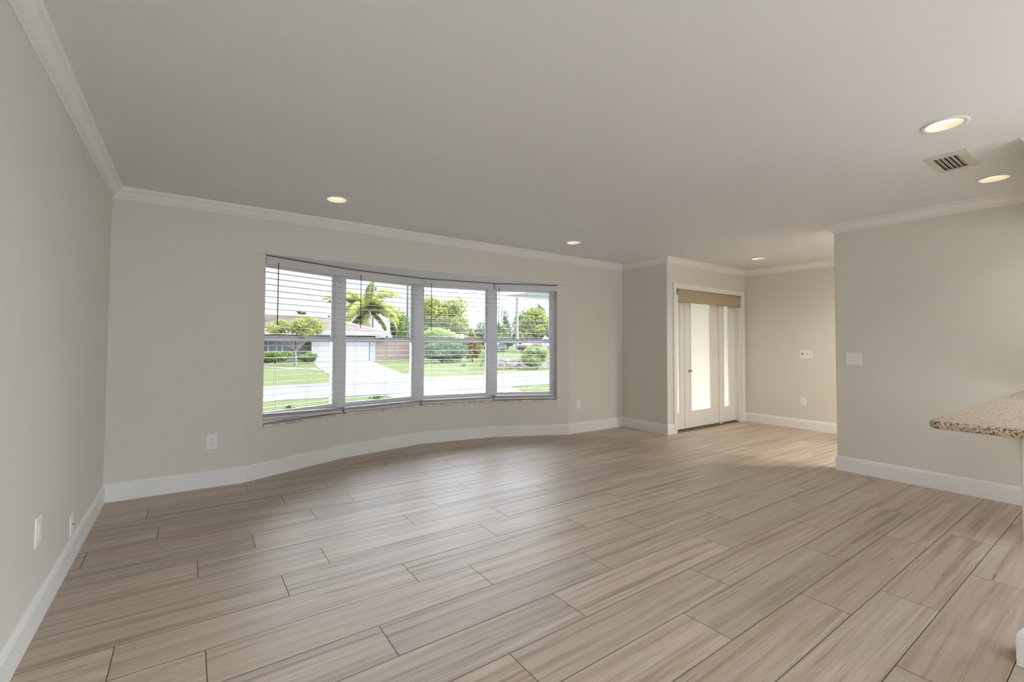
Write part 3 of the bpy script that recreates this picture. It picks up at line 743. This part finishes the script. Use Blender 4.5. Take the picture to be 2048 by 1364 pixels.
# raised bank with riprap, right of the far lawn
bm = bmesh.new()
P = [[(16.3, 27.2, G - .1), (16.4, 26.6, G - .1), (16.6, 25.8, G - .1), (20.2, 25.0, G - .1), (40, 26.5, G - .1), (140, 26.5, G - .1)],
     [(17.5, 29.3, G - .1), (18.5, 28.9, .13), (18.6, 28.3, .18), (21.5, 27.6, .2), (40, 29, .25), (140, 29, .25)],
     [(27.6, 45, G - .1), (29.0, 45, .3), (31, 45, .33), (33, 45, .33), (45, 45, .33), (140, 45, .33)], [(90, 150, G), (97, 150, .5), (100, 150, .5), (110, 150, .5), (130, 150, .5), (180, 150, .5)]]
g_ = [[bm.verts.new(p) for p in r] for r in P]
for a, b in zip(g_, g_[1:]):
    for k in range(5): bm.faces.new((a[k], a[k + 1], b[k + 1], b[k]))
struct('embankment', bm, M['grass'], 'raised grassy bank behind the street on the right', 'bank')
rnd = random.Random(3)
V, F = [], []
ico = bmesh.new(); bmesh.ops.create_icosphere(ico, subdivisions=1, radius=1); iv = [v.co.copy() for v in ico.verts]; ifc = [[v.index for v in f.verts] for f in ico.faces]; ico.free()
for k in range(420):
    a, b = rnd.random(), rnd.random(); x = 16.75 + a * 6.2 + b * 1.5; y = 25.9 - a * .6 + b * 2.3; z = G + .62 * b
    s = rnd.uniform(.10, .26); q = Matrix.Rotation(rnd.uniform(0, 6), 3, 'Z') @ Matrix.Rotation(rnd.uniform(-.6, .6), 3, 'X') @ Matrix.Diagonal((s, s * rnd.uniform(.6, .9), s * rnd.uniform(.4, .7)))
    o = len(V)
    for v in iv: V.append(tuple(q @ (v * rnd.uniform(.8, 1.15)) + Vector((x, y, z))))
    F += [[i + o for i in f] for f in ifc]
tag(obj('riprap', (V, F), M['rock']), 'bank of pinkish grey riprap stones behind the street', 'rocks', None, 'stuff')

# ---------------- foliage
def leaves(rnd, blobs, n, size, flat=0.0, hollow=.55):
    """diamond leaf cards filling ellipsoids (cx, cy, cz, rx, ry, rz)"""
    V, F = [], []
    tot = sum(b[3] * b[5] for b in blobs)
    for b in blobs:
        for _ in range(max(3, int(n * b[3] * b[5] / tot))):
            d = Vector((rnd.gauss(0, 1), rnd.gauss(0, 1), rnd.gauss(0, 1))).normalized() * (hollow + (1.06 - hollow) * rnd.random() ** .6)
            p = Vector((b[0] + d.x * b[3], b[1] + d.y * b[4], b[2] + d.z * b[5]))
            s = size * rnd.uniform(.6, 1.3)
            nrm = (d + Vector((rnd.gauss(0, .7), rnd.gauss(0, .7), rnd.gauss(0, .7) + flat))).normalized()
            a = nrm.orthogonal().normalized(); c = nrm.cross(a); th = rnd.uniform(0, 6.28); a, c = a * math.cos(th) + c * math.sin(th), c * math.cos(th) - a * math.sin(th)
            o = len(V); fold = nrm * s * .18
            V += [tuple(p - a * s), tuple(p + c * s * .5 + fold), tuple(p + a * s), tuple(p - c * s * .5 + fold)]
            F += [[o, o + 1, o + 2], [o, o + 2, o + 3]]
    return V, F
def crown_blobs(rnd, cx, cy, cz, rx, ry, rz, k, s0=.3, s1=.5):
    out = []
    for _ in range(k):
        d = Vector((rnd.gauss(0, 1), rnd.gauss(0, 1), rnd.gauss(0, 1))).normalized() * rnd.uniform(.35, .78); s = rnd.uniform(s0, s1)
        out.append((cx + d.x * rx, cy + d.y * ry, cz + d.z * rz, rx * s, ry * s, rz * s))
    return out
def tree(name, label, cat, x, y, z0, z1, rx, zc, leafm, k=14, n=2200, size=.16, group=None, seed=1, trunk_r=.14, bark='darkbark', ry=None, rzs=1.0, hollow=.4, fork=3, s0=.3, s1=.5, zmin=None):
    """tree or shrub standing at (x, y); crown between zc (underside) and z1"""
    rnd = random.Random(seed); t = thing(name, label, cat, (x, y, z0), group)
    cz, rz = (zc + z1) / 2 - z0, (z1 - zc) / 2; ry = ry or rx * .8
    bl = crown_blobs(rnd, 0, 0, cz, rx, ry, rz, k, s0, s1); n = int(n * 2.6); size *= .6
    V, F = leaves(rnd, bl, n, size, .3, hollow)
    F = [f for f in F if min(V[i][2] for i in f) > .015]
    obj('foliage', (V, F), leafm, t)
    bm = bmesh.new(); tube(bm, [(0, 0, -.05), (.04, 0, cz * .5), (0, .03, max(cz - rz * .4, cz * .8))], [trunk_r, trunk_r * .8, trunk_r * .55], 7)
    for q in range(fork):
        b = bl[q % len(bl)]; tube(bm, [(0, .02, cz * .55), (b[0] * .5, b[1] * .5, cz * .55 + (b[2] - cz * .55) * .6), (b[0], b[1], b[2])], [trunk_r * .5, trunk_r * .35, trunk_r * .15], 6)
    obj('trunk', bm, M[bark], t)
    return t
GT = 'trees across the street'
tree('tree', 'broad rounded yellow-green tree seen through the third bow window', 'tree', 25.2, 50, G, 7.2, 4.2, .9, M['leaf_yg'], 26, 5200, .26, GT, 11, .3, s0=.28, s1=.42)
tree('tree', 'olive green tree to the right of the palm, before the grey pole', 'tree', 24.6, 62, G, 6.2, 2.3, .6, M['leaf_mid'], 16, 2200, .25, GT, 12, .2)
tree('tree', 'lower green tree right behind the grey utility pole', 'tree', 27.6, 64, G, 4.8, 1.9, .2, M['leaf_deep'], 12, 1600, .25, GT, 13, .2)
tree('tree', 'distant grey-green tree left of the third window mullion', 'tree', 43.5, 72, G, 5.6, 3.2, .0, M['leaf_grey'], 14, 1700, .3, GT, 14, .2)
tree('tree', 'big leafy tree right of the pale pole in the rightmost window', 'tree', 35.9, 45.6, .3, 6.1, 3.4, .5, M['leaf_yg'], 24, 4600, .24, GT, 15, .25, s0=.26, s1=.4)
tree('tree', 'dark green tree behind the big leafy tree of the rightmost window', 'tree', 43.2, 57, .3, 6.5, 3.6, .2, M['leaf_deep'], 18, 2600, .28, GT, 16, .25)
tree('pine_tree', 'thin loose pine left of the pale pole', 'tree', 44.2, 64.5, .3, 8.2, .95, 2.2, M['leaf_grey'], 9, 900, .2, GT, 17, .1, s0=.4, s1=.6)
tree('pine_tree', 'round-topped pine above the right end of the big leafy tree', 'tree', 54.0, 66.7, .3, 9.2, 1.15, 4.6, M['leaf_grey'], 9, 1100, .2, GT, 18, .12, s0=.4, s1=.6)
tree('tree', 'bushy green tree at the left edge of the rightmost window', 'tree', 36.4, 55, .3, 5.0, 1.9, .3, M['leaf_mid'], 14, 1800, .25, GT, 19, .2)
tree('tree', 'low dark thicket tree at the foot of the pale pole', 'tree', 33.9, 50, .3, 2.5, 1.9, .2, M['leaf_deep'], 14, 1800, .22, GT, 20, .15)
tree('tree', 'far flat-topped tree just above the house roof ridge', 'tree', 13.9, 76, G, 6.2, .75, 5.4, M['leaf_deep'], 8, 400, .2, GT, 21, .1)
tree('tree', 'far dark tree tip at the right end of the house roof ridge', 'tree', 18.2, 76, G, 5.7, .8, 3.6, M['leaf_grey'], 8, 500, .2, GT, 22, .1)
GS = 'shrubs across the street'
tree('shrub', 'bright lime shrub in front of the broad rounded tree', 'shrub', 20.9, 42, G, 3.0, 2.4, .3, M['leaf_lime'], 18, 2400, .2, GS, 31, .08)
tree('shrub', 'large dark green shrub bank on the right part of the far lawn', 'shrub', 18.0, 36, G, 1.55, 2.5, -.3, M['leaf_deep'], 26, 4200, .15, GS, 32, .08, ry=1.4, hollow=.3)
tree('shrub', 'rusty yellow-green shrub right of the dark green shrub bank', 'shrub', 22.2, 38, G, 2.7, 1.25, -.3, M['leaf_rust'], 14, 1600, .17, GS, 33, .07)
tree('shrub', 'tall lime shrub hiding the sign post in the rightmost window', 'shrub', 19.15, 24.2, G, 1.2, 1.05, -.35, M['leaf_lime'], 22, 3600, .10, GS, 34, .05, hollow=.3)
tree('shrub', 'dark low shrub between the lime shrub and the street', 'shrub', 20.9, 24.0, G, .55, .6, -.4, M['leaf_deep'], 12, 1100, .1, GS, 35, .04, hollow=.3)
tree('hedge', 'leafy hedge under the dark windows of the house, left of the pale trunk', 'hedge', 5.6, 41, G - .05, .6, 1.3, -.35, M['leaf_mid'], 26, 3000, .12, 'hedges of the house opposite', 36, .05, ry=.6, hollow=.3)
tree('hedge', 'leafy hedge between the pale trunk and the garage door', 'hedge', 8.15, 41.2, G - .05, .55, .78, -.35, M['leaf_mid'], 18, 2000, .12, 'hedges of the house opposite', 37, .05, ry=.6, hollow=.3)
# frangipani in front of the house: sparse crown on a forked pale trunk
rnd = random.Random(5); fr = thing('frangipani_tree', 'sparse yellow-green tree with a pale forked trunk before the house', 'tree', (6.35, 36.5, G))
bl = crown_blobs(rnd, .05, 0, 2.85, 2.5, 1.5, 1.15, 34, .14, .25)
obj('foliage', leaves(rnd, bl, 4200, .085, .3, .1), M['leaf_yg'], fr)
bm = bmesh.new(); tube(bm, [(0, 0, -.05), (.0, 0, .8), (-.1, 0, 1.2)], [.11, .09, .08], 8)
for b in bl[:9]: tube(bm, [(-.08, 0, 1.05), (b[0] * .45 - .05, b[1] * .5, 1.75), (b[0], b[1], b[2])], [.065, .045, .02], 6)
obj('trunk', bm, M['bark'], fr)
# bare treetop at the left edge of the first window
bm = bmesh.new(); bt = thing('bare_tree', 'bare leafless branches above the left end of the house roof', 'tree', (5.75, 56, G))
tube(bm, [(0, 0, 0), (.05, 0, 4.2)], [.12, .05], 6)
for q in ([(.05, 0, 4.2), (.1, 0, 5.0), (.45, 0, 6.6)], [(.1, 0, 4.9), (.55, .1, 5.4), (.6, .1, 5.9), (.95, .1, 6.4)], [(.08, 0, 4.6), (-.5, 0, 5.6)], [(.3, 0, 5.9), (-.05, .1, 6.3)]): tube(bm, q, [.05, .035, .02, .015][:len(q)], 5)
obj('branches', bm, M['darkbark'], bt)
# palm behind the roof
rnd = random.Random(8); pm = thing('palm_tree', 'tall drooping palm behind the house roof in the second bow window', 'palm', (18.4, 58, G))
bm = bmesh.new(); tube(bm, [(.1, 0, -.1), (0, 0, 3), (0, 0, 5.9)], [.2, .16, .15], 10); obj('trunk', bm, M['bark'], pm)
def frond(az, el, L, droop, w):
    V, F = [], []; n = 34; pts = []
    for k in range(n + 1):
        s = k / n; e = el - droop * s ** 1.3
        if k == 0: p = Vector((0, 0, 6.0)) + Vector((math.cos(az), math.sin(az), 0)) * .1
        else: p = pts[-1] + Vector((math.cos(az) * math.cos(e), math.sin(az) * math.cos(e), math.sin(e))) * (L / n)
        pts.append(p)
    bm = bmesh.new(); tube(bm, pts, [.035 * (1 - .8 * k / n) for k in range(n + 1)], 5)
    for k in range(3, n + 1):
        s = k / n; d = (pts[k] - pts[k - 1]).normalized(); side = d.cross(Vector((0, 0, 1))).normalized(); upv = side.cross(d)
        ll = w * math.sin(math.pi * min(1, .12 + s * .86)) ** .7
        for sg in (-1, 1):
            for h in (0, .5):
                b0 = pts[k] - d * (L / n) * h
                tip = b0 + side * sg * ll * .62 + d * ll * .35 - Vector((0, 0, 1)) * ll * rnd.uniform(.45, .8)
                m1 = b0 + (tip - b0) * .45 + Vector((0, 0, 1)) * ll * .1; ww = d * .075
                v = [bm.verts.new(q) for q in (b0 - ww * .5, m1 - ww, tip, m1 + ww, b0 + ww * .5)]; bm.faces.new(v)
    return bm
for k in range(26):
    el = R([78, 52, 26, 66, 8, 38, -20][k % 7]); o_ = obj('frond', frond(k * 2.39996 + .3, el, rnd.uniform(4.9, 6.2), R(rnd.uniform(75, 120)), rnd.uniform(1.1, 1.5)), M['leaf_palm'], pm)
# low leafy plants right under the bow
GN = 'low plants outside the bow window'
for k, (x, lab) in enumerate([(1.1, 'low dark plant outside the left part of the leftmost bow window'), (1.62, 'low dark plant outside the right part of the leftmost bow window'), (2.2, 'low dark plant outside the left part of the second bow window'), (2.85, 'low dark plant outside the right part of the second bow window')]):
    tree('low_plant', lab, 'plant', x, 6.6, G, [.43, .45, .47, .46][k], .235, -.3, M['leaf_deep'], 12, 700, .05, GN, 50 + k, .012, hollow=.2)
rnd = random.Random(9); ag = thing('agave_plant', 'small pale spiky plant in front of the dark shrub bank', 'plant', (16.9, 30.2, G))
bm = bmesh.new()
for k in range(26):
    az, el = k * 2.4, R(rnd.uniform(15, 85)); d = Vector((math.cos(az) * math.cos(el), math.sin(az) * math.cos(el), math.sin(el))); s = d.cross(Vector((0, 0, 1))).normalized() * .045
    v = [bm.verts.new(q) for q in (s * .6, d * .25 + s, d * .52, d * .25 - s, -s * .6)]; bm.faces.new(v)
obj('leaves', bm, M['leaf_grey'], ag)
tag(obj('dry_grass', leaves(random.Random(4), [(16.9, 25.1, G + .06, .8, .22, .12)], 700, .12, 0, .1), M['sand']), 'tan dry grass at the foot of the riprap bank', 'grass', None, 'stuff')

# ---------------- house opposite
h = thing('house', 'low white house with a pink tiled hip roof across the street', 'house', (9, 44.2, G))
def hp(name, bm, m, par=None): 
    bmesh.ops.translate(bm, verts=bm.verts, vec=(-9, -44.2, -G)); return obj(name, bm, m, par or h)
hp('wall', boxes((9.0, 9.66, 44.2, 54, G, 2.1), (14.3, 14.86, 44.2, 54, G, 2.1), (9.66, 14.3, 44.2, 54, 1.75, 2.1), (9.66, 14.3, 44.35, 54, G, 1.75)), M['stucco'])
hp('wing_wall', boxes((-8, 5.0, 45.5, 54, G, 2.1), (5.0, 7.85, 45.5, 54, G, .36), (5.0, 7.85, 45.5, 54, 1.75, 2.1), (7.85, 8.99, 45.5, 54, G, 2.1), (5.0, 7.85, 45.75, 54, .36, 1.75)), M['beige_stucco'])
gd = hp('garage_door', boxes(*[(9.67, 14.29, 44.28, 44.33, G + .03 + k * .54, G + .03 + k * .54 + .53) for k in range(4)]), M['garage'])
w_ = hp('window', boxes((5.0, 7.85, 45.62, 45.66, .36, 1.75)), M['farglass'])
hp('muntin', boxes(*[(x, x + .1, 45.56, 45.62, .36, 1.75) for x in (5.0, 5.62, 6.28, 6.75, 7.75)], (5.1, 7.75, 45.57, 45.62, 1.02, 1.08)), M['fascia'], None)
bm = bmesh.new()
ez, rz_ = 2.32, 3.98
e0, e1, e2, e3 = (-9, 43.6, ez), (15.85, 43.6, ez), (15.85, 55, ez), (-9, 55, ez); r0, r1 = (-4, 49.2, rz_ + .15), (10.75, 49.2, rz_)
vs = {k: bm.verts.new(p) for k, p in dict(e0=e0, e1=e1, e2=e2, e3=e3, r0=r0, r1=r1).items()}
for f in (('e0', 'e1', 'r1', 'r0'), ('e1', 'e2', 'r1'), ('e2', 'e3', 'r0', 'r1'), ('e3', 'e0', 'r0'), ('e3', 'e2', 'e1', 'e0')): bm.faces.new([vs[q] for q in f])
rf = hp('roof', bm, M['tile'])
bm = bmesh.new()
for a, b in ((r1, e1), (r1, e2), (r0, r1)): tube(bm, [Vector(a), Vector(b)], .10, 8)
hp('ridge_cap', bm, M['ridge'])
bm = bmesh.new()
for k in range(1, 17):
    t = k / 17; y = 43.6 + (49.2 - 43.6) * t; z = ez + (rz_ - ez) * t; tube(bm, [Vector((-8.8 + 5 * t, y, z + .15 * t)), Vector((15.85 - 5.1 * t, y, z))], .035, 6)
hp('tile_course', bm, M['tile'])
hp('fascia', boxes((-9, 15.85, 43.5, 43.6, 1.98, 2.30), (15.85, 15.95, 43.5, 55, 1.98, 2.30), (-9, 15.85, 43.44, 43.5, 2.16, 2.30)), M['fascia'])
hp('soffit', boxes((-9, 15.85, 43.6, 55, 2.1, 2.14)), M['stucco'])
# board fence beside the garage
fe = thing('fence', 'tall brown board fence right of the white garage', 'fence', (14.9, 44.3, G))
n_ = 30; obj('boards', boxes(*[(k * .135, k * .135 + .13, -.02 + .004 * (k % 2), .0 + .004 * (k % 2), .02, 1.98 + .02 * (k % 3)) for k in range(n_)]), M['fence'], fe)
for x in (.0, 1.95, 3.95): obj('post', boxes((x, x + .1, .005, .1, 0, 2.05)), M['fence'], fe)
obj('rail', boxes((0, 4.05, .006, .045, .4, .5), (0, 4.05, .006, .045, 1.5, 1.6)), M['fence'], fe)
# poles, wires, sign
def pole(name, label, x, y, z0, z1, r, m, arms=(), group=None):
    t = thing(name, label, 'pole', (x, y, z0), group); bm = bmesh.new(); tube(bm, [(0, 0, -.1), (0, 0, z1 - z0)], [r, r * .82], 10); obj('shaft', bm, M[m], t)
    for nm, bs in arms: obj(nm, boxes(*bs), M[m], t)
    return t
pole('utility_pole', 'grey utility pole right of the palm in the second bow window', 20.5, 50, G, 11.5, .13, 'pole', (('crossarm', [(-1.1, 1.1, -.18, -.08, 11.2, 11.35)]),))
pa = pole('utility_pole', 'dark utility pole top with a transformer above the palm', 22.4, 68, G, 11.4, .14, 'pole')
bm = bmesh.new(); lathe(bm, [(0, 9.75), (.16, 9.75), (.16, 10.25), (0, 10.3)], seg=14); bmesh.ops.translate(bm, verts=bm.verts, vec=(.34, -.1, 0)); obj('transformer', bm, M['pole'], pa)
pole('white_post', 'slim white post between the house roof and the grey pole', 17.2, 46.8, G, 3.4, .055, 'fascia')
pole('concrete_pole', 'tall pale concrete pole in the rightmost bow window', 30.4, 42, .25, 11.0, .17, 'palepole')
for name, label, a, b, sag, r in [('power_line', 'power line rising to the right above the house roof', (-6, 50, 4.7), (20.5, 50, 7.6), .5, .02), ('power_line', 'thin lower power line to the grey utility pole', (-6, 50.2, 5.1), (20.5, 50.1, 5.2), .35, .012),
                                  ('power_line', 'power line slanting from the palm down to the grey pole', (14, 62, 9.0), (20.5, 50, 6.2), .2, .016), ('power_line', 'thick service line slanting up in the third bow window', (24.9, 50, 6.75), (29.5, 49.5, 9.2), .05, .045)]:
    bm = bmesh.new(); A_, B_ = Vector(a), Vector(b)
    tube(bm, [A_.lerp(B_, k / 12) - Vector((0, 0, sag * (1 - (k / 6 - 1) ** 2))) for k in range(13)], r, 5); tag(obj(name, bm, M['wire']), label, 'wire', 'power lines')
sg = thing('road_sign', 'pale back of a diamond road sign above the tall lime shrub', 'sign', (27.15, 33, .2))
bm = bmesh.new(); c_ = 1.29; d_ = .63
A = [bm.verts.new(p) for p in ((-d_, 0, c_), (0, 0, c_ - d_), (d_, 0, c_), (0, 0, c_ + d_))]; B = [bm.verts.new((v.co.x, .012, v.co.z)) for v in A]
bm.faces.new(A); bm.faces.new(B[::-1])
for k in range(4): bm.faces.new((A[k], B[k], B[(k + 1) % 4], A[(k + 1) % 4]))
bmesh.ops.recalc_face_normals(bm, faces=bm.faces)
obj('panel', bm, M['sign'], sg); bm = bmesh.new(); tube(bm, [(0, -.03, -.1), (0, -.03, 1.85)], .04, 8); obj('post', bm, M['sign'], sg)
# parked cars
def car(label, loc, rz, m):
    t = thing('parked_car', label, 'car', loc); t.rotation_euler = (0, 0, rz)
    prof = [(-2.1, .32), (2.1, .32), (2.15, .62), (1.95, .82), (1.0, .9), (.45, 1.32), (-1.0, 1.36), (-1.65, .95), (-2.1, .9), (-2.18, .6)]
    bm = bmesh.new(); A = [bm.verts.new((x, -.82, z)) for x, z in prof]; B = [bm.verts.new((x, .82, z)) for x, z in prof]; bm.faces.new(A[::-1]); bm.faces.new(B); n = len(prof)
    for j in range(n): bm.faces.new((A[j], A[(j + 1) % n], B[(j + 1) % n], B[j]))
    bmesh.ops.recalc_face_normals(bm, faces=bm.faces); obj('body', bm, m, t, bevel=.07)
    win = [(.85, .93), (.42, 1.26), (-.95, 1.29), (-1.45, .97)]
    bm = bmesh.new(); A = [bm.verts.new((x, -.83, z)) for x, z in win]; B = [bm.verts.new((x, .83, z)) for x, z in win]; bm.faces.new(A); bm.faces.new(B[::-1])
    for j in range(4): bm.faces.new((A[j], B[j], B[(j + 1) % 4], A[(j + 1) % 4]))
    bmesh.ops.recalc_face_normals(bm, faces=bm.faces); obj('side_windows', bm, M['farglass'], t)
    for x in (-1.35, 1.35):
        for y in (-.78, .62):
            bm = bmesh.new(); tube(bm, [(x, y, .32), (x, y + .16, .32)], .32, 18); obj('wheel', bm, M['tyre'], t)
car('maroon parked car behind the tall lime shrub in the rightmost window', (31.2, 39.4, .29), R(5), M['red'])
car('black parked car at the left edge of the rightmost window', (29.6, 45.2, .33), R(40), M['black'])
